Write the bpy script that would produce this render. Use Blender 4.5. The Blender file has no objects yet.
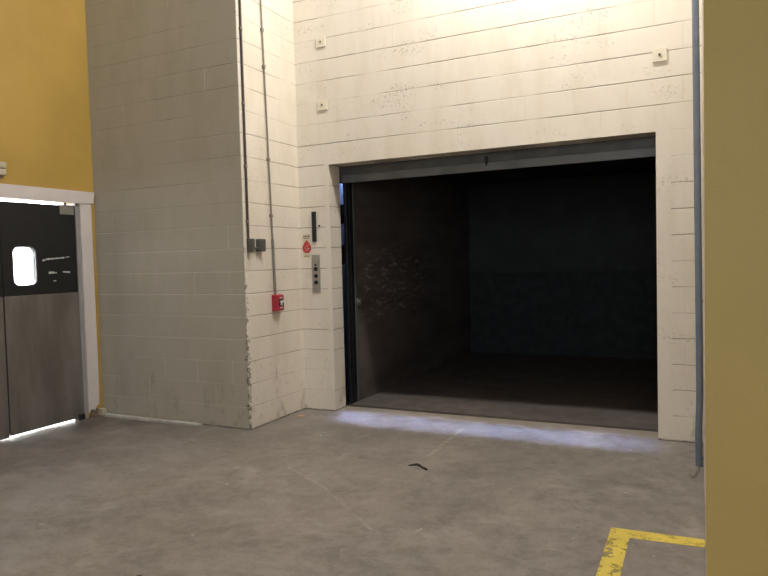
import bpy, bmesh, math, random
from mathutils import Vector, Matrix
random.seed(7)
PI = math.pi
scn = bpy.context.scene
COL = scn.collection
H = 0.2032                                   # block course height
W, XI, D, XL, ZL = 2.964, -0.354, 0.899, -2.206, 2.437   # opening width, inner corner, chase depth, left wall, lintel
XR, YR = 3.288, -2.6                         # right return face and its yellow end
TOP = 10.0

# ------------------------------------------------------------------ node helper
class NT:
    def __init__(s, name):
        s.m = bpy.data.materials.new(name); s.m.use_nodes = True
        s.t = s.m.node_tree; s.t.nodes.clear()
        s.out = s.t.nodes.new('ShaderNodeOutputMaterial')
        s.b = s.t.nodes.new('ShaderNodeBsdfPrincipled')
        s.t.links.new(s.b.outputs[0], s.out.inputs[0])
        g = s.t.nodes.new('ShaderNodeTexCoord'); s.pos = g.outputs['Object']
        sp = s.t.nodes.new('ShaderNodeSeparateXYZ'); s.t.links.new(s.pos, sp.inputs[0])
        s.x, s.y, s.z = sp.outputs
    def put(s, sock, v):
        if isinstance(v, bpy.types.NodeSocket): s.t.links.new(v, sock)
        elif isinstance(v, (tuple, list)) and len(v) == 3 and sock.type == 'RGBA': sock.default_value = (*v, 1)
        else: sock.default_value = v
    def math(s, op, a, b=None, c=None, clamp=False):
        n = s.t.nodes.new('ShaderNodeMath'); n.operation = op; n.use_clamp = clamp
        for i, v in enumerate((a, b, c)):
            if v is not None: s.put(n.inputs[i], v)
        return n.outputs[0]
    def add(s, a, b): return s.math('ADD', a, b)
    def sub(s, a, b): return s.math('SUBTRACT', a, b)
    def mul(s, a, b): return s.math('MULTIPLY', a, b)
    def vec(s, x, y, z):
        n = s.t.nodes.new('ShaderNodeCombineXYZ')
        for i, v in enumerate((x, y, z)): s.put(n.inputs[i], v)
        return n.outputs[0]
    def noise(s, scale, detail=4, rough=.55, vec=None, stretch=None, dist=0.):
        n = s.t.nodes.new('ShaderNodeTexNoise')
        v = vec or s.pos
        if stretch:
            mp = s.t.nodes.new('ShaderNodeMapping'); s.put(mp.inputs['Vector'], v); mp.inputs['Scale'].default_value = stretch; v = mp.outputs[0]
        s.put(n.inputs['Vector'], v); n.inputs['Scale'].default_value = scale
        n.inputs['Detail'].default_value = detail; n.inputs['Roughness'].default_value = rough
        n.inputs['Distortion'].default_value = dist
        return n.outputs[0]
    def ramp(s, v, lo, hi, a=0., b=1., smooth=True):
        n = s.t.nodes.new('ShaderNodeMapRange'); n.interpolation_type = 'SMOOTHSTEP' if smooth else 'LINEAR'
        s.put(n.inputs[0], v); n.inputs[1].default_value = lo; n.inputs[2].default_value = hi
        n.inputs[3].default_value = a; n.inputs[4].default_value = b
        return n.outputs[0]
    def mix(s, f, a, b):
        n = s.t.nodes.new('ShaderNodeMix'); n.data_type = 'RGBA'
        s.put(n.inputs[0], f); s.put(n.inputs[6], a); s.put(n.inputs[7], b)
        return n.outputs[2]
    def bump(s, h, strength=1., dist=.005, base=None):
        n = s.t.nodes.new('ShaderNodeBump'); s.put(n.inputs['Height'], h)
        n.inputs['Strength'].default_value = strength; n.inputs['Distance'].default_value = dist
        if base is not None: s.put(n.inputs['Normal'], base)
        return n.outputs[0]
    def set(s, color=None, rough=None, metal=None, normal=None, spec=None):
        if color is not None: s.put(s.b.inputs['Base Color'], color)
        if rough is not None: s.put(s.b.inputs['Roughness'], rough)
        if metal is not None: s.put(s.b.inputs['Metallic'], metal)
        if normal is not None: s.put(s.b.inputs['Normal'], normal)
        if spec is not None: s.put(s.b.inputs['Specular IOR Level'], spec)
        return s.m

def simple(name, col, rough=.5, metal=0., var=.12, scale=30, bump=0.):
    n = NT(name)
    k = n.ramp(n.noise(scale), .3, .7)
    c2 = tuple(max(0, c*(1-var)) for c in col)
    nm = n.bump(n.noise(scale*3), 1, bump) if bump else None
    return n.set(n.mix(k, col, c2), rough, metal, nm)

def seg_mask(n, p, q, w, soft):
    """soft mask of a scuff line on the floor from p to q"""
    dx, dy = q[0]-p[0], q[1]-p[1]; L = math.hypot(dx, dy); ux, uy = dx/L, dy/L
    rx, ry = n.sub(n.x, p[0]), n.sub(n.y, p[1])
    al = n.add(n.mul(rx, ux), n.mul(ry, uy))
    pe = n.math('ABSOLUTE', n.sub(n.mul(ry, ux), n.mul(rx, uy)))
    t = n.sub(al, n.math('MINIMUM', n.math('MAXIMUM', al, 0.), L))
    d = n.math('SQRT', n.add(n.mul(pe, pe), n.mul(t, t)))
    return n.ramp(d, w, w+soft, 1, 0)

def block_mat(name, axis, off_even, base, ridge=0., dark=.66, hvis=1., vvis=.35, chips=False, patches=1., base2=None):
    """painted concrete block: courses of H, blocks of 2H, running bond"""
    n = NT(name)
    u = n.x if axis == 'x' else n.y
    wob = n.mul(n.sub(n.noise(6, 2), .5), .006)
    zz = n.add(n.z, wob)
    row = n.math('FLOOR', n.math('DIVIDE', zz, H))
    par = n.math('FLOORED_MODULO', row, 2.)
    fz = n.math('FRACT', n.add(n.math('DIVIDE', zz, H), .5))
    dz = n.mul(n.math('ABSOLUTE', n.sub(fz, .5)), H)
    uu = n.add(n.sub(u, off_even), n.mul(par, -H))
    fu = n.math('FRACT', n.add(n.math('DIVIDE', n.add(uu, wob), 2*H), .5))
    du = n.mul(n.math('ABSOLUTE', n.sub(fu, .5)), 2*H)
    # how open each joint is: it varies along the wall and from course to course
    var = n.ramp(n.noise(1.0, 3, .6, vec=n.vec(n.mul(u, 1.3), n.mul(row, 7.31), par)), .36, .58, .06, 1.)
    varv = n.ramp(n.noise(1.0, 2, .6, vec=n.vec(n.math('FLOOR', n.math('DIVIDE', uu, 2*H)), n.mul(row, 3.7), 2.)), *((.50, .66) if ridge else (.40, .60)))
    hm = n.mul(n.mul(n.ramp(dz, .0012, .0062, 1, 0), var), hvis)
    vm = n.mul(n.mul(n.ramp(du, .0012, .006, 1, 0), varv), vvis)
    grain = n.noise(55, 5, .6)
    # speckled rough patches of block
    coarse = n.ramp(n.noise(1.9, 3, .6, stretch=(1, 1, 2.2)), .52, .66)
    speck = n.ramp(n.noise(42, 3, .7), .53, .63)
    pm = n.mul(n.mul(coarse, speck), .75*patches)
    # fine hand grime and scuffs near the floor
    low = n.ramp(n.z, .05, 1.2, 1, 0)
    sc = n.ramp(n.add(n.noise(7, 6, .7, stretch=(1, 1, .6)), n.mul(low, .13)), .655, .77)
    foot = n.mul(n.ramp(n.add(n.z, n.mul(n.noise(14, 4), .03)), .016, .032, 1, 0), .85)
    streak = n.ramp(n.noise(3.2, 5, .65, stretch=(1, 1, .35)), .42, .70)
    b2 = base2 or tuple(c*k for c, k in zip(base, (.92, .905, .87)))
    c = n.mix(streak, base, b2)
    c = n.mix(n.mul(pm, .8), c, (.30, .25, .19))
    c = n.mix(n.mul(sc, .38), c, (.25, .215, .16))
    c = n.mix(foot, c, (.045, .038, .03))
    c = n.mix(n.mul(hm, n.ramp(n.z, 1.7, 2.1, 0, dark)) if ridge else n.mul(hm, dark), c, (.22, .18, .13))
    if ridge == 0: c = n.mix(n.mul(vm, dark*.5), c, (.32, .27, .2))
    if chips:                                       # chipped paint running up the exposed corner
        ex = n.ramp(n.add(n.math('ABSOLUTE', n.sub(n.x, XI)), n.math('ABSOLUTE', n.sub(n.y, -D))), .0, .06, 1, 0)
        hgt = n.ramp(n.z, .3, 2.2, 1, .25)
        ck = n.ramp(n.add(n.noise(26, 5, .7), n.mul(n.mul(ex, hgt), .30)), .72, .79)
        c = n.mix(n.mul(ck, .8), c, (.10, .085, .07))
    h = n.sub(n.mul(grain, .0011), n.mul(hm, .0038))
    if ridge:
        h = n.add(h, n.mul(vm, ridge)); c = n.mix(n.mul(n.ramp(n.mul(n.ramp(du, .001, .010, 1, 0), varv), .1, .9), .42), c, (.86, .80, .69))  # vertical ridges painted paler, as if catching grazing light
        c = n.mix(n.mul(n.mul(n.ramp(dz, .001, .008, 1, 0), var), n.ramp(n.z, 1.7, 2.1, .30, 0)), c, (.80, .76, .66))  # lower bed joints painted paler too, light put into the colour
    else: h = n.sub(h, n.mul(vm, .003))
    h = n.sub(h, n.mul(pm, .0016))
    n.set(c, .55, 0, n.bump(h, 1., 1.), .35)
    return n.m

# ------------------------------------------------------------------ materials
M = {}
CREAM = (.77, .705, .605)
M['block_main'] = block_mat('painted_block_main', 'x', .114, CREAM, dark=.85)
# chase: front and return share one corner, chips on both
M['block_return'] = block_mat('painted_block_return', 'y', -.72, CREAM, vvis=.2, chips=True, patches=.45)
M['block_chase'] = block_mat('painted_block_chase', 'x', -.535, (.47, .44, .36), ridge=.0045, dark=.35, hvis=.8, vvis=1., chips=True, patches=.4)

def yellow(name, a, b):
    n = NT(name)
    k = n.ramp(n.noise(1.4, 4), .35, .65)
    k2 = n.ramp(n.noise(90, 3), .3, .7)
    c = n.mix(k, a, b); c = n.mix(n.mul(k2, .15), c, tuple(x*.8 for x in b))
    return n.set(c, .5, 0, n.bump(n.noise(120, 3), 1, .0015), .3)
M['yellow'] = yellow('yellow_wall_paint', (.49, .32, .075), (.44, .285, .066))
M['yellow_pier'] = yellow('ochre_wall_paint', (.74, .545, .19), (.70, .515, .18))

def concrete():
    n = NT('worn_concrete')
    a = n.ramp(n.noise(.8, 7, .62, dist=.8), .36, .64)
    b = n.ramp(n.noise(3.1, 7, .68, dist=.5), .42, .62)
    f = n.ramp(n.noise(34, 5, .7), .35, .7)
    tint = n.ramp(n.noise(1.3, 4, .6, vec=n.vec(n.x, n.add(n.y, 31.), 0.)), .42, .6)
    c = n.mix(a, (.252, .216, .180), (.176, .154, .129))
    c = n.mix(n.mul(tint, .5), c, (.196, .180, .144))
    c = n.mix(n.mul(b, .55), c, (.140, .119, .100))
    c = n.mix(n.mul(f, .36), c, (.120, .104, .088))
    mot = n.ramp(n.noise(9, 6, .7, dist=.3), .40, .62)
    c = n.mix(n.mul(mot, .35), c, (.30, .262, .222))
    lite = n.ramp(n.noise(2.3, 7, .68, vec=n.vec(n.add(n.x, 9.), n.y, 0.), dist=.4), .54, .70)
    c = n.mix(n.mul(lite, .52), c, (.34, .295, .255))
    spots = n.ramp(n.noise(8.5, 4, .6), .66, .73)
    c = n.mix(n.mul(spots, .65), c, (.090, .076, .064))
    flecks = n.ramp(n.noise(11, 3, .55, vec=n.vec(n.add(n.x, 5.), n.add(n.y, 3.), 0.), dist=.6), .70, .75)
    c = n.mix(n.mul(flecks, .5), c, (.44, .39, .33))
    # mottled shade painted into the left floor, deepest by the swing doors
    left_shade = n.mul(n.ramp(n.add(n.x, n.mul(n.noise(1.6, 5, .6), .9)), -1.75, .9, 1, 0), n.ramp(n.noise(2.6, 6, .65), .36, .6, .5, 1.))
    c = n.mix(n.mul(left_shade, .92), c, (.078, .062, .052))
    mm = n.t.nodes.new('ShaderNodeMix'); mm.data_type = 'RGBA'; mm.blend_type = 'MULTIPLY'; mm.inputs[0].default_value = 1.
    n.put(mm.inputs[6], c); mm.inputs[7].default_value = (1.14, 1.165, 1.23, 1); c = mm.outputs[2]
    brk = n.ramp(n.noise(14, 4), .38, .6)
    m1 = n.mul(seg_mask(n, (1.395, -.2), (1.415, -1.05), .006, .022), n.mul(brk, .55))
    m2 = n.mul(seg_mask(n, (1.02, -1.93), (1.62, -2.42), .003, .016), n.mul(brk, .35))
    m3 = n.mul(seg_mask(n, (.55, -1.66), (1.02, -1.93), .003, .016), n.mul(brk, .35))
    for m in (m1, m2, m3): c = n.mix(m, c, (.42, .38, .33))
    # pale worn sill edge between the jambs
    sill = n.mul(n.ramp(n.add(n.y, n.mul(n.noise(6, 4), .06)), .03, .07), n.ramp(n.noise(5, 4), .3, .7, .45, .75))
    c = n.mix(sill, c, (.40, .345, .26))
    rough = n.ramp(n.noise(2.2, 5), .3, .7, .42, .62)
    return n.set(c, rough, 0, n.bump(n.add(n.noise(60, 5), n.mul(n.noise(4, 3), 1.5)), 1, .0012), .4)
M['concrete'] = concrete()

M['trim_cream'] = block_mat('painted_steel_frame', 'x', 50., CREAM, hvis=0., vvis=0., patches=.5)
M['white_trim'] = simple('white_trim_paint', (.66, .60, .57), .45, 0, .06, 6)
M['jamb_grey'] = simple('grey_steel_jamb', (.36, .34, .33), .45, .2, .12, 12)
M['stain'] = simple('splintered_stain', (.25, .18, .12), .8, 0, .5, 40, .004)

def steel():
    n = NT('brushed_steel_kick')
    k = n.noise(4, 5, .6, stretch=(1, 1, .25)); f = n.noise(160, 3, .6, stretch=(1, .04, 1))
    c = n.mix(n.ramp(k, .3, .7), (.33, .305, .285), (.21, .19, .175))
    r = n.ramp(f, .2, .8, .34, .52)
    return n.set(c, r, .75, n.bump(n.noise(5, 3), 1, .004))
M['steel'] = steel()
M['steel_plain'] = simple('plain_steel', (.42, .40, .36), .42, .7, .15, 25)
M['strip_metal'] = simple('bright_aluminium', (.60, .59, .54), .36, .45, .2, 14)
M['black_panel'] = simple('black_door_panel', (.010, .010, .011), .45, 0, .3, 15)
M['black'] = simple('black_plastic', (.012, .012, .013), .35, 0, .2, 40)
M['rubber'] = simple('black_rubber', (.02, .019, .018), .7, 0, .3, 40)
M['scrape'] = simple('bare_scrape', (.62, .62, .60), .6, 0, .3, 60)
M['dark_metal'] = simple('dark_painted_metal', (.016, .016, .018), .45, .3, .3, 20)
M['box_grey'] = simple('grey_box_enamel', (.115, .118, .100), .5, .1, .25, 40)
M['conduit_dark'] = simple('tarnished_conduit', (.10, .085, .07), .5, .4, .4, 25)
M['conduit_grey'] = simple('galvanised_conduit', (.30, .28, .24), .45, .5, .3, 25)
M['pipe_blue'] = simple('blue_grey_pipe', (.20, .24, .30), .45, .1, .15, 12)
M['red'] = simple('red_enamel', (.40, .020, .034), .35, 0, .12, 40)
M['sticker_red'] = simple('red_sticker_print', (.50, .045, .045), .5, 0, .15, 60)
M['sticker_paper'] = simple('sticker_paper', (.68, .60, .43), .6, 0, .12, 60)
M['ink'] = simple('dark_ink', (.05, .03, .025), .6, 0, .2, 60)
M['white_plastic'] = simple('white_plastic', (.72, .70, .66), .4, 0, .05, 30)
M['cream_paint'] = simple('cream_plate_paint', (.78, .71, .57), .5, 0, .08, 40)
M['nut_metal'] = simple('bolt_metal', (.16, .14, .11), .5, .6, .2, 40)  # dark metal of the anchor plate nuts
M['beige'] = simple('beige_plastic', (.52, .46, .34), .5, 0, .08, 30)
M['panel_grey'] = simple('grey_hoist_door_paint', (.17, .175, .175), .5, .15, .25, 5)
M['panel_dark'] = simple('grey_hoist_door_upper', (.105, .105, .10), .55, .15, .3, 6)
M['corridor'] = simple('white_corridor_paint', (.85, .86, .88), .6, 0, .03, 5)
M['shaft'] = simple('shaft_block', (.12, .13, .16), .8, 0, .4, 4)
M['shaft_pale'] = simple('shaft_whitewash', (.42, .46, .55), .8, 0, .3, 9)
M['chip_peach'] = simple('peach_paint_chip', (.66, .40, .24), .7, 0, .15, 90)
M['chip_white'] = simple('white_chip', (.72, .72, .70), .7, 0, .1, 90)
M['twig'] = simple('dark_strap', (.020, .014, .010), .6, 0, .3, 90)
M['wire'] = simple('bare_wire', (.34, .31, .28), .45, .5, .3, 80)
M['frame_rubber'] = simple('window_gasket', (.03, .03, .03), .6, 0, .2, 40)

def carwood():
    n = NT('scuffed_car_boards')
    k = n.noise(2.2, 6, .65, stretch=(1, .35, 1.5))
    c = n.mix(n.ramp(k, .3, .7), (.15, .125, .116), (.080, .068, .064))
    # pale horizontal rub marks about waist height
    band = n.mul(n.ramp(n.z, .75, 1.05), n.ramp(n.z, 1.45, 1.75, 1, 0))
    front = n.mul(n.ramp(n.y, .5, .8), n.ramp(n.y, 2.0, 2.8, 1, 0))
    rub = n.mul(n.ramp(n.noise(9, 6, .72, stretch=(1, .5, 2.6)), .52, .66), n.mul(band, front))
    c = n.mix(n.mul(rub, .7), c, (.52, .46, .42))
    return n.set(c, .55, 0, n.bump(n.noise(20, 4, .6, stretch=(1, .3, 2)), 1, .003), .35)
M['car_boards'] = carwood()
def carback():
    n = NT('car_back_boards')
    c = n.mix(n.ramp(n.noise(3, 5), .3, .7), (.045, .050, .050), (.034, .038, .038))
    return n.set(c, .75, 0, n.bump(n.noise(15, 4), 1, .002), .2)
M['car_back'] = carback()
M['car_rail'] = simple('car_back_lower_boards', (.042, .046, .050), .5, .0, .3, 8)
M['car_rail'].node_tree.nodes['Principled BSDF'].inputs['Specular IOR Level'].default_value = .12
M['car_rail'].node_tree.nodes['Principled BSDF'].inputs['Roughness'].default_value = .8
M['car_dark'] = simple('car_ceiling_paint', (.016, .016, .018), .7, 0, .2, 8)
def carfloor():
    n = NT('worn_car_floor')
    k = n.noise(2, 6, .65, stretch=(.5, 1.3, 1))
    c = n.mix(n.ramp(k, .3, .7), (.16, .135, .12), (.115, .098, .088))
    pl = n.math('FRACT', n.math('DIVIDE', n.y, .24))
    gap = n.ramp(n.math('ABSOLUTE', n.sub(pl, .5)), .47, .5)
    c = n.mix(n.mul(gap, .35), c, (.03, .025, .02))
    return n.set(c, n.ramp(n.noise(6, 4), .3, .7, .45, .65), 0, n.bump(n.noise(30, 4), 1, .002), .35)
M['car_floor'] = carfloor()

def floorpaint():
    n = NT('worn_yellow_floor_paint')
    wear = n.ramp(n.noise(16, 6, .74, dist=.5), .53, .60)
    w2 = n.ramp(n.noise(75, 4, .7), .60, .70)
    edge = n.ramp(n.x, 2.86, 2.98, 1., .35)           # the leg nearer the traffic is more worn
    wear = n.math('MAXIMUM', n.mul(wear, edge), n.mul(w2, .6), clamp=True)
    c = n.mix(n.ramp(n.noise(5, 4), .3, .7), (.72, .56, .10), (.62, .48, .09))
    n.set(c, .55, 0, None, .35)
    tr = n.t.nodes.new('ShaderNodeBsdfTransparent'); mx = n.t.nodes.new('ShaderNodeMixShader')
    n.put(mx.inputs[0], wear); n.t.links.new(n.b.outputs[0], mx.inputs[1]); n.t.links.new(tr.outputs[0], mx.inputs[2])
    n.t.links.new(mx.outputs[0], n.out.inputs[0])
    return n.m
M['floor_paint'] = floorpaint()

def glass():
    n = NT('vision_pane'); n.set((.9, .92, .93), .08)
    n.b.inputs['Transmission Weight'].default_value = 1.; n.b.inputs['IOR'].default_value = 1.05
    return n.m
M['glass'] = glass()

# ------------------------------------------------------------------ mesh helpers
def bxx(bm, x0, x1, y0, y1, z0, z1, bev=0., mi=0, seg=2):
    vs = [bm.verts.new((x, y, z)) for x in (x0, x1) for y in (y0, y1) for z in (z0, z1)]
    idx = [(0, 1, 3, 2), (4, 6, 7, 5), (0, 4, 5, 1), (2, 3, 7, 6), (0, 2, 6, 4), (1, 5, 7, 3)]
    fs = [bm.faces.new([vs[i] for i in q]) for q in idx]
    for f in fs: f.material_index = mi
    if bev:
        es = list({e for f in fs for e in f.edges})
        r = bmesh.ops.bevel(bm, geom=es, offset=bev, segments=seg, affect='EDGES', profile=.5)
        for f in r['faces']: f.material_index = mi
    return fs
def cyl(bm, p, q, r, n=20, r2=None, cap=True):
    p, q = Vector(p), Vector(q); d = q-p; rot = d.to_track_quat('Z', 'Y').to_matrix().to_4x4()
    bmesh.ops.create_cone(bm, cap_ends=cap, segments=n, radius1=r, radius2=r if r2 is None else r2, depth=d.length,
                          matrix=Matrix.Translation((p+q)/2) @ rot)
def tube(bm, pts, r, n=16):
    """smooth swept tube through pts, capped"""
    pts = [Vector(p) for p in pts]; rings = []
    up = Vector((0.3, .2, 1))
    for i, p in enumerate(pts):
        t = (pts[min(i+1, len(pts)-1)]-pts[max(i-1, 0)]).normalized()
        a = t.cross(Vector((0, 1, 0)) if abs(t.y) < .9 else Vector((1, 0, 0))).normalized(); b = t.cross(a)
        rr = r[i] if isinstance(r, (list, tuple)) else r
        rings.append([bm.verts.new(p+a*rr*math.cos(2*PI*k/n)+b*rr*math.sin(2*PI*k/n)) for k in range(n)])
    for A, B in zip(rings, rings[1:]):
        for k in range(n): bm.faces.new((A[k], A[(k+1) % n], B[(k+1) % n], B[k]))
    bm.faces.new(rings[0][::-1]); bm.faces.new(rings[-1])
def prism(bm, poly, to3, d0, d1):
    """extrude polygon poly (u,v) between depths; to3(u,v,d) -> xyz"""
    a = [bm.verts.new(to3(u, v, d0)) for u, v in poly]; b = [bm.verts.new(to3(u, v, d1)) for u, v in poly]
    n = len(poly)
    bm.faces.new(a[::-1]); bm.faces.new(b)
    for i in range(n): bm.faces.new((a[i], a[(i+1) % n], b[(i+1) % n], b[i]))
def obj(name, bm, mat, parent=None, smooth=False, loc=None):
    bmesh.ops.recalc_face_normals(bm, faces=bm.faces)
    me = bpy.data.meshes.new(name); 
    if loc is not None: bmesh.ops.translate(bm, verts=bm.verts, vec=-Vector(loc))
    bm.to_mesh(me); bm.free()
    for m in (mat if isinstance(mat, (list, tuple)) else [mat]): me.materials.append(M[m])
    if smooth:
        for p in me.polygons: p.use_smooth = True
        try: me.set_sharp_from_angle(angle=math.radians(40))
        except Exception: pass
    o = bpy.data.objects.new(name, me); COL.objects.link(o)
    if loc is not None: o.location = loc
    if parent is not None:
        o.parent = parent
        bpy.context.view_layer.update()
        o.location = o.location - parent.matrix_world.translation if loc is not None else -parent.matrix_world.translation
        # parts are built in world coordinates and shifted back to their thing's base
    return o
def thing(name, label, cat, loc, group=None):
    o = bpy.data.objects.new(name, None); COL.objects.link(o); o.location = loc
    o.empty_display_size = .1
    bpy.context.view_layer.update()
    return tag(o, label, cat, group)
def tag(o, label, cat, group=None):
    o['label'] = label; o['category'] = cat
    if group: o['group'] = group
    return o
def struct(name, bm, mat, label=None, smooth=False):
    o = obj(name, bm, mat, None, smooth); o['kind'] = 'structure'
    if label: o['label'] = label
    return o
def B(): return bmesh.new()
def rrect(u0, u1, v0, v1, r, n=6):
    out = []
    for cu, cv, a0 in ((u1-r, v1-r, 0), (u0+r, v1-r, PI/2), (u0+r, v0+r, PI), (u1-r, v0+r, 3*PI/2)):
        for k in range(n+1):
            a = a0+PI/2*k/n; out.append((cu+r*math.cos(a), cv+r*math.sin(a)))
    return out
def ring(bm, outer, inner, to3, d0, d1):
    """closed band between two loops with the same number of points, from depth d0 to d1"""
    n = len(outer)
    L = [[bm.verts.new(to3(u, v, d)) for u, v in lp] for lp in (outer, inner) for d in (d0, d1)]
    o0, o1, i0, i1 = L
    for k in range(n):
        j = (k+1) % n
        bm.faces.new((o0[k], o0[j], o1[j], o1[k])); bm.faces.new((i0[k], i1[k], i1[j], i0[j]))
        bm.faces.new((o1[k], o1[j], i1[j], i1[k])); bm.faces.new((o0[k], i0[k], i0[j], o0[j]))
def rect_loop(inner, u0, u1, v0, v1):
    """push the inner loop's points radially out to the rectangle, corners included"""
    cu = sum(p[0] for p in inner)/len(inner); cv = sum(p[1] for p in inner)/len(inner)
    n = len(inner); q = n//4; mid = (q-1)//2; out = []
    for i, (u, v) in enumerate(inner):
        c, k = divmod(i, q)
        U = (u1, u0, u0, u1)[c]; V = (v1, v1, v0, v0)[c]
        if k == mid: out.append((U, V))
        else:
            # keep the side the point faces
            horiz = (k < mid) if c in (0, 2) else (k > mid)
            out.append((U, v) if horiz else (u, V))
    return out
yz = lambda u, v, d: (d, u, v)
xz = lambda u, v, d: (u, d, v)

# ------------------------------------------------------------------ setting
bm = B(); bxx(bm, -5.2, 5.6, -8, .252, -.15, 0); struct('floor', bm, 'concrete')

bm = B()      # wall with the lift opening
prism(bm, [(XI-.002, 0), (0, 0), (0, ZL), (W, ZL), (W, 0), (XR+.002, 0), (XR+.002, TOP), (XI-.002, TOP)], xz, 0, .21)
struct('wall_back', bm, 'block_main')
bm = B()      # flush steel frame around the opening: head and right jamb stand a hair proud
prism(bm, [(-.05, 0), (0, 0), (0, ZL), (W, ZL), (W, 0), (W+.108, 0), (W+.108, 2.505), (-.05, 2.505)], xz, -.003, -.0001)
struct('trim_1', bm, 'trim_cream')

bm = B()      # projecting chase on the left
fs = bxx(bm, XL, XI, -D, .0, 0, TOP)
ed = [e for e in bm.edges if all(abs(v.co.x-XI) < 1e-4 and abs(v.co.y+D) < 1e-4 for v in e.verts)]
bmesh.ops.bevel(bm, geom=ed, offset=.016, segments=4, affect='EDGES', profile=.5)
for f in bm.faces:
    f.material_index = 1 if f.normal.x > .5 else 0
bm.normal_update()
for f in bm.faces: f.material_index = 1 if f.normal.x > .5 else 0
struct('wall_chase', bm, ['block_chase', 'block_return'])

YD0, YD1, ZD = -2.70, -1.078, 2.12            # double-door opening in the left wall
bm = B()
prism(bm, [(-8, 0), (YD0, 0), (YD0, ZD), (YD1, ZD), (YD1, 0), (.0, 0), (.0, TOP), (-8, TOP)], yz, XL-.15, XL)
struct('wall_left', bm, 'yellow')

bm = B()      # right-hand return: cream side, ochre end
bxx(bm, XR, 5.6, YR, .21, 0, TOP)
bm.normal_update()
for f in bm.faces: f.material_index = 1 if f.normal.y < -.5 else 0
struct('wall_right', bm, ['block_return', 'yellow_pier'])

bm = B()      # bright passage behind the double doors
bxx(bm, -5.2, -5.1, -5, .1, 0, 3.2); bxx(bm, -5.2, XL-.15, .0, .1, 0, 3.2); bxx(bm, -5.2, XL-.15, -5.1, -5, 0, 3.2)
bxx(bm, -5.2, XL-.15, -5.1, .1, 3.2, 3.3)
struct('wall_passage', bm, 'corridor')

bm = B()      # lift shaft
SX0, SX1, SY1, SZ0, SZ1 = -.42, W+.42, 4.95, -1.2, 5.2
bxx(bm, SX0-.1, SX0, .21, SY1, SZ0, SZ1, mi=1); bxx(bm, SX1, SX1+.1, .21, SY1, SZ0, SZ1); bxx(bm, SX0-.1, SX1+.1, SY1, SY1+.1, SZ0, SZ1)
bxx(bm, SX0-.1, SX1+.1, .21, SY1+.1, SZ0-.1, SZ0); bxx(bm, SX0-.1, SX1+.1, .21, SY1+.1, SZ1, SZ1+.1)
bxx(bm, SX0-.1, SX1+.1, .16, .21, SZ0, -.15)
struct('wall_shaft', bm, ['shaft', 'shaft_pale'])

# white casing of the double doors
bm = B()
cx0, cx1 = XL-.02, XL+.022
prism(bm, [(YD0-.13, ZD-.003), (YD1+.002, ZD-.003), (YD1+.146, ZD+.008), (YD1+.166, ZD+.118), (YD0-.16, ZD+.118)], yz, cx0, cx1+.008)
bxx(bm, cx0, cx1, YD1-.004, YD1+.128, .23, ZD, .004)
bxx(bm, cx0, cx1, YD0-.128, YD0+.004, 0, ZD, .004)
# broken lower end of the near casing
prism(bm, [(YD1+.0, .232), (YD1+.128, .232), (YD1+.122, .12), (YD1+.09, .10), (YD1+.07, .065), (YD1+.03, .085), (YD1+.0, .05)], yz, cx0, cx1-.004)
struct('trim_2', bm, 'white_trim')
bm = B()
bxx(bm, XL-.13, XL+.004, YD1-.045, YD1-.002, 0, ZD, .004)
bxx(bm, XL-.13, XL+.004, YD0+.002, YD0+.045, 0, ZD, .004)
struct('trim_3', bm, 'jamb_grey')
bm = B()      # bare splintered foot behind the broken casing
prism(bm, [(YD1+.005, 0), (YD1+.15, 0), (YD1+.14, .05), (YD1+.09, .085), (YD1+.03, .06)], yz, cx0, cx0+.032)
struct('trim_4', bm, 'stain')

# ------------------------------------------------------------------ double swing doors
def leaf(name, y0, y1, sgn, label):
    """y0..y1 leaf extents; sgn = +1 hinge on the y1 side"""
    o = None
    x0, x1 = XL-.052, XL-.008
    zb, zs, zt = (.022 if sgn > 0 else .010), 1.25, 2.092
    wy0, wy1 = (-1.785, -1.560) if sgn > 0 else (-2.205, -1.98)
    bm = B()
    hole = rrect(wy0, wy1, 1.345, 1.692, .055)
    ring(bm, rect_loop(hole, y0, y1, zs, zt), hole, yz, x0, x1)
    o = struct(name, bm, 'black_panel', label)
    bm = B(); bxx(bm, x0-.003, x1+.003, y0, y1, zb, zs+.004, .003); obj('kick_plate', bm, 'steel', o)
    bm = B(); ring(bm, rrect(wy0-.012, wy1+.012, 1.333, 1.704, .062), rrect(wy0+.003, wy1-.003, 1.348, 1.689, .052), yz, x0-.004, x1+.004)
    wf = obj('window_frame', bm, 'frame_rubber', o)
    bm = B(); prism(bm, rrect(wy0+.001, wy1-.001, 1.346, 1.691, .054), yz, XL-.032, XL-.027); obj('window_pane', bm, 'glass', wf)
    hy0, hy1 = (y1-.165, y1-.01) if sgn > 0 else (y0+.01, y0+.165)
    bm = B(); bxx(bm, x0-.006, x1+.006, hy0, hy1, 2.005, 2.098, .004); br = obj('hinge_bracket', bm, 'steel_plain', o)
    bm = B(); cyl(bm, (XL-.03, (hy0+hy1)/2, 2.09), (XL-.03, (hy0+hy1)/2, 2.119), .012); obj('pivot_pin', bm, 'dark_metal', br)
    fy = y1-.03 if sgn > 0 else y0+.03
    bm = B(); bxx(bm, x0-.01, x1+.022, fy-.035, fy+.035, 0.0, .055, .008); obj('floor_pivot', bm, 'rubber', o)
    edge = y0 if sgn > 0 else y1
    bm = B(); bxx(bm, x0+.008, x1-.008, edge-.012, edge+.004, zb+.02, zt-.01, .003); obj('edge_gasket', bm, 'rubber', o)
    return o, x1
dr, xf = leaf('door_1', -1.883, -1.124, 1, 'right leaf of the double swing doors, black top with bright window over steel kick plate')
leaf('door_2', -2.65, -1.895, -1, 'left leaf of the double swing doors, mostly cut off by the photo edge')
random.seed(3)
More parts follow.
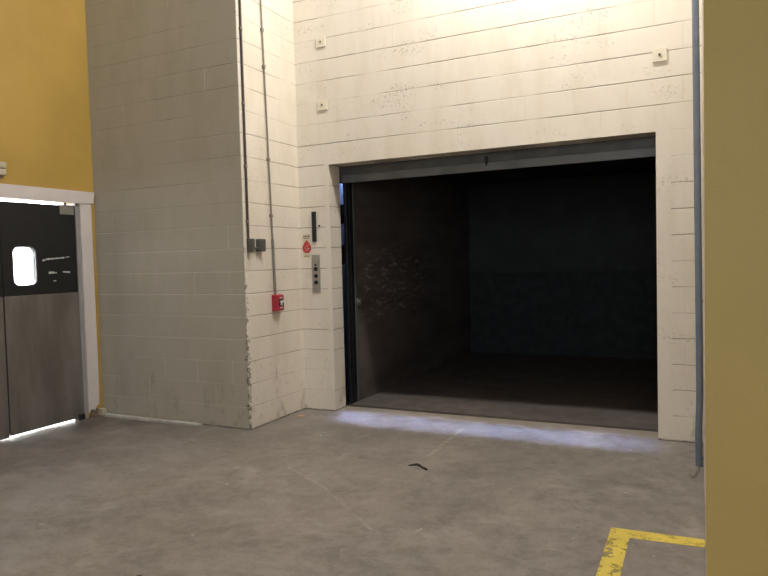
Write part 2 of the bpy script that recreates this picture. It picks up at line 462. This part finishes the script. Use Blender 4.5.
def scrape(y0, y1, za, zb, h):
    bm = B(); n = 9; top = []; bot = []
    for k in range(n):
        t = k/(n-1); y = y0+(y1-y0)*t; z = za+(zb-za)*t
        hh = h*(.45+.55*random.random())
        top.append((y, z+hh/2)); bot.append((y, z-hh/2))
    prism(bm, top+bot[::-1], yz, xf-.001, xf+.0012)
    o = obj('scrape_mark', bm, 'scrape', dr); o['label'] = 'pale scrape across the black upper panel'
scrape(-1.495, -1.465, 1.567, 1.572, .022); scrape(-1.462, -1.262, 1.578, 1.592, .016); scrape(-1.25, -1.205, 1.597, 1.600, .008)
scrape(-1.435, -1.375, 1.452, 1.452, .024); scrape(-1.37, -1.35, 1.45, 1.45, .012); scrape(-1.285, -1.205, 1.457, 1.452, .018); scrape(-1.39, -1.36, 1.375, 1.373, .01)

# ------------------------------------------------------------------ lift hoistway door and car
bm = B()
PY = .252
bxx(bm, -.10, W+.10, PY, PY+.05, 2.282, 3.7)
d3 = struct('door_3', bm, 'panel_dark', 'grey upper hoistway door panel raised under the lintel')
bm = B(); bxx(bm, .012, W-.004, PY-.012, PY+.004, 2.279, 2.355, .004); obj('bottom_rail', bm, 'panel_grey', d3)
bm = B()
prism(bm, [(1.508, 2.405), (1.538, 2.405), (1.534, 2.345), (1.522, 2.318), (1.514, 2.345)], xz, PY-.030, PY-.010)
st = obj('pull_strap', bm, 'rubber', d3)
bm = B(); cyl(bm, (1.523, PY-.034, 2.392), (1.523, PY-.002, 2.392), .007); obj('strap_bolt', bm, 'dark_metal', st)

CY0, CY1, CZ = .32, 4.30, 2.62
car = thing('elevator_car', 'dark empty freight elevator car standing open behind the wide doorway', 'elevator', (W/2, 2.3, 0))
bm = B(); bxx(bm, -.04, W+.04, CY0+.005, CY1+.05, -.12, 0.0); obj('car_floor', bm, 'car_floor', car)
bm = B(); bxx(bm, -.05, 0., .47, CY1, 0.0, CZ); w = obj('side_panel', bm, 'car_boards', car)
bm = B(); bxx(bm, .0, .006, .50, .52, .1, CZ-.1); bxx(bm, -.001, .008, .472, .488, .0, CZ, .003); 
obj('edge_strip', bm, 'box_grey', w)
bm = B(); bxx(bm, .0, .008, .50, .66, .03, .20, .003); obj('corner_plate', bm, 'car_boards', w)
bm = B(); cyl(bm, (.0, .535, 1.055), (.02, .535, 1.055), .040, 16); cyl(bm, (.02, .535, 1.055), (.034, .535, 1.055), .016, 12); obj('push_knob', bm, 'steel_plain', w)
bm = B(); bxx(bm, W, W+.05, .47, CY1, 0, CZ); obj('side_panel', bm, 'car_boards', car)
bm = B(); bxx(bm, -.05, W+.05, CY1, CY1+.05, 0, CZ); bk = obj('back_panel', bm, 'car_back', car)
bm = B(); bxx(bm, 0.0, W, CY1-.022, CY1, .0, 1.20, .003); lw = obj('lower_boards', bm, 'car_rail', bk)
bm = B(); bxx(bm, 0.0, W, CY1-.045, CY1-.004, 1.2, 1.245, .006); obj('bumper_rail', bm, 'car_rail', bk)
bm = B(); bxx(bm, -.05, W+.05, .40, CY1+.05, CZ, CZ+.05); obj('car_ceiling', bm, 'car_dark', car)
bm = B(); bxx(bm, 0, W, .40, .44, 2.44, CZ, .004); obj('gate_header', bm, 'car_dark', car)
bm = B(); bxx(bm, -.035, .0, .335, .47, .0, 2.9, .004); p_ = obj('gate_post', bm, 'dark_metal', car)
bm = B(); bxx(bm, .0, .012, .39, .41, .05, 2.4); obj('gate_track', bm, 'dark_metal', p_)
bm = B(); bxx(bm, W, W+.035, .335, .47, .0, 2.9, .004); obj('gate_post', bm, 'dark_metal', car)

# guide rail of the hoistway door, seen through the slit beside the left jamb
rail = thing('door_guide_rail', 'dark door guide rail with roller brackets in slit beside left jamb', 'rail', (-.20, .45, -.5))
bm = B(); bxx(bm, -.24, -.225, .40, .52, -.5, 5.0, .002); bxx(bm, -.225, -.19, .452, .464, -.5, 5.0, .002); obj('rail_channel', bm, 'dark_metal', rail)
for z in (1.56, 1.98):
    bm = B(); bxx(bm, -.20, -.055, .405, .455, z-.10, z+.10, .006); b_ = obj('roller_bracket', bm, 'dark_metal', rail)
    bm = B(); cyl(bm, (-.10, .38, z-.03), (-.10, .404, z-.03), .035, 20); obj('roller', bm, 'rubber', b_)

# ------------------------------------------------------------------ conduits and boxes on the chase return (faces +x)
def run(name, label, pts, r, mat, clamps, loc, extra=None):
    t = thing(name, label, 'conduit', loc)
    bm = B(); tube(bm, pts, r); tb = obj('tube', bm, mat, t, True)
    for (y, z) in clamps:
        bm = B()
        rr = r if not isinstance(r, (list, tuple)) else r[0]
        bxx(bm, XI, XI+.004, y-.016, y+.034, z-.012, z+.012, .001)
        cyl(bm, (XI+rr+.001, y, z-.012), (XI+rr+.001, y, z+.012), rr+.004, 16)
        s = obj('strap', bm, 'conduit_grey', t)
        bm = B(); cyl(bm, (XI+.003, y+.024, z), (XI+.008, y+.024, z), .005, 10); obj('screw', bm, 'dark_metal', s)
    return t
c1 = lambda z: -.857 - .006*(z-1.7)/2.1
run('conduit', 'dark thin conduit running up the chase corner above the grey boxes',
    [(XI+.012, c1(z), z) for z in (1.71, 2.2, 2.8, 3.4, 4.2, 5.2)] , .011, 'conduit_dark', [(c1(z), z) for z in (1.86, 2.35, 2.9, 3.55)], (XI, -.857, 1.71))
c2 = lambda z: -.492 - .029*(z-1.7)
run('conduit', 'thin grey conduit dropping down the chase return to the red alarm box',
    [(XI+.014, c2(z), z) for z in (1.19, 1.45, 1.70)]+[(XI+.014, c2(1.705), 1.706)]+[(XI+.014, c2(z), z) for z in (1.72, 2.2, 2.8, 3.4, 4.2, 5.2)],
    [.0125]*3+[.012]+[.0075]*6, 'conduit_grey', [(c2(z), z) for z in (1.93, 2.45, 3.30, 3.63)], (XI, -.48, 1.19))
def gbox(y0, y1, z0, z1, label, nip=None):
    t = thing('junction_box', label, 'electrical box', (XI, (y0+y1)/2, z0), )
    bm = B(); bxx(bm, XI, XI+.05, y0, y1, z0, z1, .005); obj('housing', bm, 'box_grey', t)
    bm = B(); bxx(bm, XI+.05, XI+.054, y0+.003, y1-.003, z0+.003, z1-.003, .0015); cv = obj('cover', bm, 'box_grey', t)
    for z in (z0+.018, z1-.018):
        bm = B(); cyl(bm, (XI+.053, (y0+y1)/2, z), (XI+.057, (y0+y1)/2, z), .005, 12); obj('screw', bm, 'conduit_grey', cv)
    if nip:
        bm = B(); cyl(bm, (XI+.022, nip[0], z0+.028), (XI+.022, nip[1], z0+.028), .012, 16); cyl(bm, (XI+.022, nip[0], z0+.028), (XI+.022, nip[0]+.012, z0+.028), .017, 6); obj('nipple', bm, 'box_grey', t)
gbox(-.872, -.818, 1.595, 1.71, 'grey electrical box nearest the chase corner, under the dark conduit', (-.818, -.737))
gbox(-.737, -.655, 1.597, 1.71, 'grey electrical box right of the one under the dark conduit')

t = thing('fire_alarm_pull_station', 'red fire alarm pull station at bottom of grey conduit', 'fire alarm', (XI, -.43, 1.03))
y0, y1, z0, z1 = -.522, -.402, 1.035, 1.19
bm = B(); bxx(bm, XI, XI+.045, y0, y1, z0, z1, .006); obj('back_box', bm, 'red', t)
bm = B(); bxx(bm, XI+.045, XI+.062, y0+.006, y1-.006, z0+.005, z1-.005, .005); fp = obj('front_plate', bm, 'red', t)
bm = B(); bxx(bm, XI+.0615, XI+.064, y0+.03, y1-.014, z0+.05, z1-.045, .001); rc = obj('recess', bm, 'black', fp)
bm = B(); bxx(bm, XI+.063, XI+.078, y0+.04, y1-.022, z0+.078, z0+.097, .003); bxx(bm, XI+.063, XI+.072, -.470, -.446, z0+.055, z0+.08, .002); obj('pull_bar', bm, 'white_plastic', t)
for dz in (.118, .024):
    bm = B()
    y = y0+.045
    for wd in (.011, .008, .012):
        bxx(bm, XI+.0615, XI+.0632, y, y+wd, z0+dz, z0+dz+.014); y += wd+.006
    obj('lettering', bm, 'white_plastic', fp)

# ------------------------------------------------------------------ controls left of the opening (wall faces -y)
t = thing('floor_indicator', 'tall narrow black indicator plate above the push button panel', 'indicator', (-.18, 0, 1.69))
bm = B(); bxx(bm, -.205, -.157, -.014, .0, 1.688, 1.988, .003); obj('housing', bm, 'black', t)
bm = B(); bxx(bm, -.198, -.164, -.016, -.013, 1.70, 1.976, .001); obj('lens', bm, 'black_panel', t)
bm = B(); cyl(bm, (-.122, -.012, 1.845), (-.122, .0, 1.845), .0095, 16); cyl(bm, (-.122, -.016, 1.845), (-.122, -.011, 1.845), .006, 6)
o = obj('anchor_bolt', bm, 'black', None, loc=(-.122, 0, 1.845)); tag(o, 'small black bolt in the wall right of the indicator plate', 'bolt')

t = thing('warning_sign', 'small paper warning sign with red drop shape left of the indicator plate', 'sticker', (-.277, 0, 1.55))
bm = B(); prism(bm, rrect(-.322, -.232, 1.532, 1.768, .006, 3), xz, -.0012, 0); obj('paper', bm, 'sticker_paper', t)
drop = [(-.277+.052*math.sin(a)*(1 if abs(a) < 2.0 else 1), 1.63-.052*math.cos(a)) for a in [(-2.2+4.4*k/20) for k in range(21)]]
drop += [(-.277+.02, 1.69), (-.277, 1.712), (-.277-.02, 1.69)]
bm = B(); prism(bm, drop, xz, -.0022, -.0011); rd = obj('red_drop', bm, 'sticker_red', t)
bm = B()
for (u, v, a, b) in ((-.300, 1.628, .012, .005), (-.28, 1.645, .014, .005), (-.268, 1.622, .02, .005), (-.29, 1.608, .03, .004), (-.262, 1.66, .008, .005)):
    prism(bm, [(u, v), (u+a, v), (u+a, v+b), (u, v+b)], xz, -.0028, -.0021)
obj('white_print', bm, 'white_plastic', rd)
def print_line(z, h, u, widths, gap):
    for wd in widths:
        bm = B(); prism(bm, [(u, z), (u+wd, z), (u+wd, z+h), (u, z+h)], xz, -.0020, -.0011); obj('dark_print', bm, 'ink', t); u += wd+gap
print_line(1.742, .012, -.316, (.012, .016, .010, .018), .006)
print_line(1.724, .009, -.312, (.016, .012, .020), .007)
print_line(1.545, .008, -.312, (.014, .018, .020), .005)

t = thing('push_button_panel', 'steel call panel with three black push buttons beside the opening', 'control panel', (-.175, 0, 1.18))
bm = B(); bxx(bm, -.222, -.127, -.008, 0, 1.18, 1.56, .002); obj('faceplate', bm, 'steel_plain', t)
for z in (1.418, 1.349, 1.284):
    bm = B(); cyl(bm, (-.176, -.012, z), (-.176, -.007, z), .021, 24); b_ = obj('button_collar', bm, 'dark_metal', t)
    bm = B(); cyl(bm, (-.176, -.020, z), (-.176, -.011, z), .015, 20); obj('button', bm, 'black', b_)
bm = B(); cyl(bm, (-.176, -.012, 1.458), (-.176, -.007, 1.458), .010, 16); obj('key_switch', bm, 'dark_metal', t)
for z in (1.20, 1.54):
    bm = B(); cyl(bm, (-.175, -.011, z), (-.175, -.007, z), .005, 10); obj('screw', bm, 'conduit_grey', t)

def plate(cx, cz, s, label):
    t = thing('anchor_plate', label, 'wall plate', (cx, 0, cz-s/2), 'square anchor plates on the block wall')
    bm = B(); bxx(bm, cx-s/2, cx+s/2, -.016, 0, cz-s/2, cz+s/2, .002); obj('base', bm, 'cream_paint', t)
    bm = B(); cyl(bm, (cx, -.020, cz), (cx, -.015, cz), .014, 18); n_ = obj('washer', bm, 'cream_paint', t)
    bm = B(); cyl(bm, (cx, -.026, cz), (cx, -.019, cz), .010, 6); obj('nut', bm, 'nut_metal', n_)
plate(-.040, 3.625, .098, 'upper square cream anchor plate near the inner corner, topmost of the left pair')
plate(-.042, 3.018, .100, 'lower square cream anchor plate near the inner corner, above the opening corner')
plate(2.998, 3.022, .102, 'square cream anchor plate at upper right, beside the blue-grey pipe')

# ------------------------------------------------------------------ right: pipe in the corner
t = thing('pipe', 'blue-grey vertical pipe standing before the block wall at right', 'pipe', (3.262, -.6, 0))
PX = lambda z: 3.263 if z < 2 else 3.263-.016*(z-2)/1.5
pts = [(3.258, -.6, 0.0), (3.2575, -.6, .12), (3.257, -.6, .24), (3.259, -.6, .32), (3.263, -.6, .42), (3.265, -.6, .52)] + [(3.264-.0055*max(0, z-.9), -.6, z) for z in (.7, 1.2, 2.0, 2.8, 3.6, 4.6, 5.6)]
bm = B(); tube(bm, pts, .0225, 24); obj('pipe_run', bm, 'pipe_blue', t, True)
for z in (.06, 1.15):
    x = 3.264-.0055*max(0, z-.9) if z > .5 else 3.258
    bm = B(); cyl(bm, (x, -.6, z-.012), (x, -.6, z+.012), .0242, 24); bxx(bm, x, XR, -.606, -.594, z-.011, z+.011); obj('wall_bracket', bm, 'pipe_blue', t)

bm = B(); tube(bm, [(3.262, -.68, .004), (3.250, -.75, .030), (3.238, -.82, .022), (3.228, -.86, .006), (3.222, -.885, .005), (3.214, -.87, .014)], .0032, 8)
o = obj('wire_scrap', bm, 'wire', None, True, loc=(3.24, -.78, 0)); tag(o, 'bent scrap of wire on floor near the foot of the pipe', 'wire')

# ------------------------------------------------------------------ sensor box above the doors
t = thing('door_sensor', 'small beige sensor box on yellow wall above the double doors', 'sensor', (XL, -1.86, 2.30))
bm = B(); bxx(bm, XL, XL+.045, -1.955, -1.835, 2.372, 2.425, .006); obj('upper_housing', bm, 'beige', t)
bm = B(); bxx(bm, XL, XL+.04, -1.96, -1.835, 2.312, 2.366, .008); obj('lower_housing', bm, 'beige', t)
bm = B(); bxx(bm, XL, XL+.03, -1.95, -1.85, 2.364, 2.374); obj('seam', bm, 'dark_metal', t)
bm = B(); bxx(bm, XL, XL+.025, -1.94, -1.86, 2.285, 2.314, .004); obj('lens_hood', bm, 'stain', t)

# ------------------------------------------------------------------ on the floor
bm = B()
prism(bm, [(2.828, -1.905), (XR-.001, -1.886), (XR-.001, -1.988), (2.93, -2.008), (2.934, -4.6), (2.830, -4.6)], lambda u, v, d: (u, v, d), .0005, .0015)
o = obj('floor_line', bm, 'floor_paint', None); tag(o, 'worn yellow painted corner line on the concrete floor', 'floor marking')

bm = B()
L0, L1 = Vector((-2.10, -.935)), Vector((-.862, -.940))
prism(bm, [(-.980, 0), (-.934, 0), (-.934, .024), (-.939, .029), (-.972, .029), (-.980, .022)], lambda u, v, d: (d, u, v), -2.09, -.866)
o = obj('metal_strip', bm, 'strip_metal', None, loc=(-1.48, -.957, 0)); tag(o, 'long silver metal strip lying along the base of the chase wall', 'metal strip')
t = None
bm = B(); bxx(bm, XL+.002, XL+.065, -.962, -.905, 0, .07, .006); o = obj('corner_block', bm, 'beige', None, loc=(XL+.04, -.935, 0)); tag(o, 'small pale block in corner at left end of the metal strip', 'block')

bm = B()
pts = [(1.372, -1.332, .008), (1.395, -1.312, .010), (1.420, -1.296, .013), (1.446, -1.302, .012), (1.478, -1.334, .010), (1.505, -1.352, .012), (1.520, -1.366, .010), (1.532, -1.372, .009)]
tube(bm, pts, [.004, .0075, .010, .010, .008, .008, .010, .007], 10)
for v in bm.verts: v.co.z = max(v.co.z*.8, .0005)
o = obj('rubber_scrap', bm, 'twig', None, True, loc=(1.45, -1.33, 0)); tag(o, 'bent black scrap lying on the concrete before the elevator', 'scrap')
def chip(cx, cy, a, b, h, mat, name, label, cat, rot=0):
    bm = B(); n = 11; poly = []
    for k in range(n):
        an = 2*PI*k/n; rr = .75+.35*random.random()
        u, v = a*rr*math.cos(an), b*rr*math.sin(an)
        poly.append((cx+u*math.cos(rot)-v*math.sin(rot), cy+u*math.sin(rot)+v*math.cos(rot)))
    prism(bm, poly, lambda u, v, d: (u, v, d), .0, h)
    tp = [v for v in bm.verts if v.co.z > h*.5]
    for v in tp: v.co.z *= .6+.8*random.random(); v.co.x = cx+(v.co.x-cx)*.85; v.co.y = cy+(v.co.y-cy)*.85
    o = obj(name, bm, mat, None, loc=(cx, cy, 0)); tag(o, label, cat)
chip(-.222, -.285, .042, .026, .006, 'chip_peach', 'paint_chip', 'peach coloured flake on floor at foot of inner corner', 'flake', .3)
chip(.343, -.848, .014, .011, .008, 'chip_white', 'paper_bit', 'tiny white bit on floor between flake and black scrap', 'litter')
chip(.845, -3.345, .020, .010, .008, 'twig', 'dirt_crumb', 'dark crumb on the floor near the bottom edge of the photo', 'crumb', .4)
bm = B(); tube(bm, [(-.19, -.0009, 1.165), (-.165, -.0009, 1.115), (-.128, -.0009, 1.07)], .0016, 6)
for v in bm.verts: v.co.y = min(v.co.y, 0)
o = obj('scratch_mark', bm, 'white_plastic', None, loc=(-.16, 0, 1.12)); tag(o, 'pale diagonal scratch on wall below the push button panel', 'scratch')

# ------------------------------------------------------------------ light
def area(name, loc, aim, sx, sy, power, col, spread=PI):
    l = bpy.data.lights.new(name, 'AREA'); l.shape = 'RECTANGLE'; l.size = sx; l.size_y = sy; l.energy = power; l.color = col; l.spread = spread
    o = bpy.data.objects.new(name, l); COL.objects.link(o); o.location = loc
    o.rotation_euler = (Vector(aim)-Vector(loc)).to_track_quat('-Z', 'Y').to_euler(); return o
def point(name, loc, power, col, r=.1):
    l = bpy.data.lights.new(name, 'POINT'); l.energy = power; l.color = col; l.shadow_soft_size = r
    o = bpy.data.objects.new(name, l); COL.objects.link(o); o.location = loc; return o
WARM = (1., .83, .62)
point('wall_lamp', (2.0, -.95, 4.93), 200, (1., .96, .92), .10)
area('bay_lamp', (2.0, -2.45, 8.6), (2.0, -2.2, 0), 2.4, .35, 210, (1., .97, .93))
area('rear_fill', (3.0, -10.5, 2.4), (2.2, 0, 1.3), 3.0, 2.6, 170, (.96, .98, 1.))  # added fill behind the camera for the pier and car interior
area('passage_lamp', (-3.7, -2.0, 3.1), (-3.7, -2.0, 0), 1.6, 3.0, 2100, (.93, .97, 1.))
area('sill_fill', (W/2, .226, 2.445), (W/2, -.16, 0), 2.75, .022, 6.5, (.48, .57, 1.), math.radians(15))  # added strip hidden in the lintel slot, makes the blue sill band
point('shaft_lamp', (-.27, 1.0, 2.6), 11, (.35, .5, 1.), .05)
wd = bpy.data.worlds.new('World'); scn.world = wd; wd.use_nodes = True
bg = wd.node_tree.nodes['Background']; bg.inputs[0].default_value = (1., .96, .9, 1); bg.inputs[1].default_value = .02

# ------------------------------------------------------------------ camera
f, yaw, pit, rol = 654.4611, 0.4502, -0.0421, -0.0259
cyw, syw, cp, sp = math.cos(yaw), math.sin(yaw), math.cos(pit), math.sin(pit)
fw = Vector((-syw*cp, cyw*cp, sp)); rt = Vector((cyw, syw, 0)); up = rt.cross(fw)
r2 = rt*math.cos(rol)+up*math.sin(rol); u2 = -rt*math.sin(rol)+up*math.cos(rol)
cam = bpy.data.cameras.new('Camera'); co = bpy.data.objects.new('Camera', cam); COL.objects.link(co)
mt = Matrix((( r2.x, u2.x, -fw.x, 3.2698), (r2.y, u2.y, -fw.y, -5.5873), (r2.z, u2.z, -fw.z, 1.4861), (0, 0, 0, 1)))
co.matrix_world = mt
cam.sensor_width = 36; cam.lens = f/768*36; cam.clip_start = .05; cam.clip_end = 100
scn.camera = co
vs = scn.view_settings
vs.view_transform = 'Standard'; vs.look = 'None'; vs.gamma = 1; vs.use_curve_mapping = False; vs.exposure = 0.
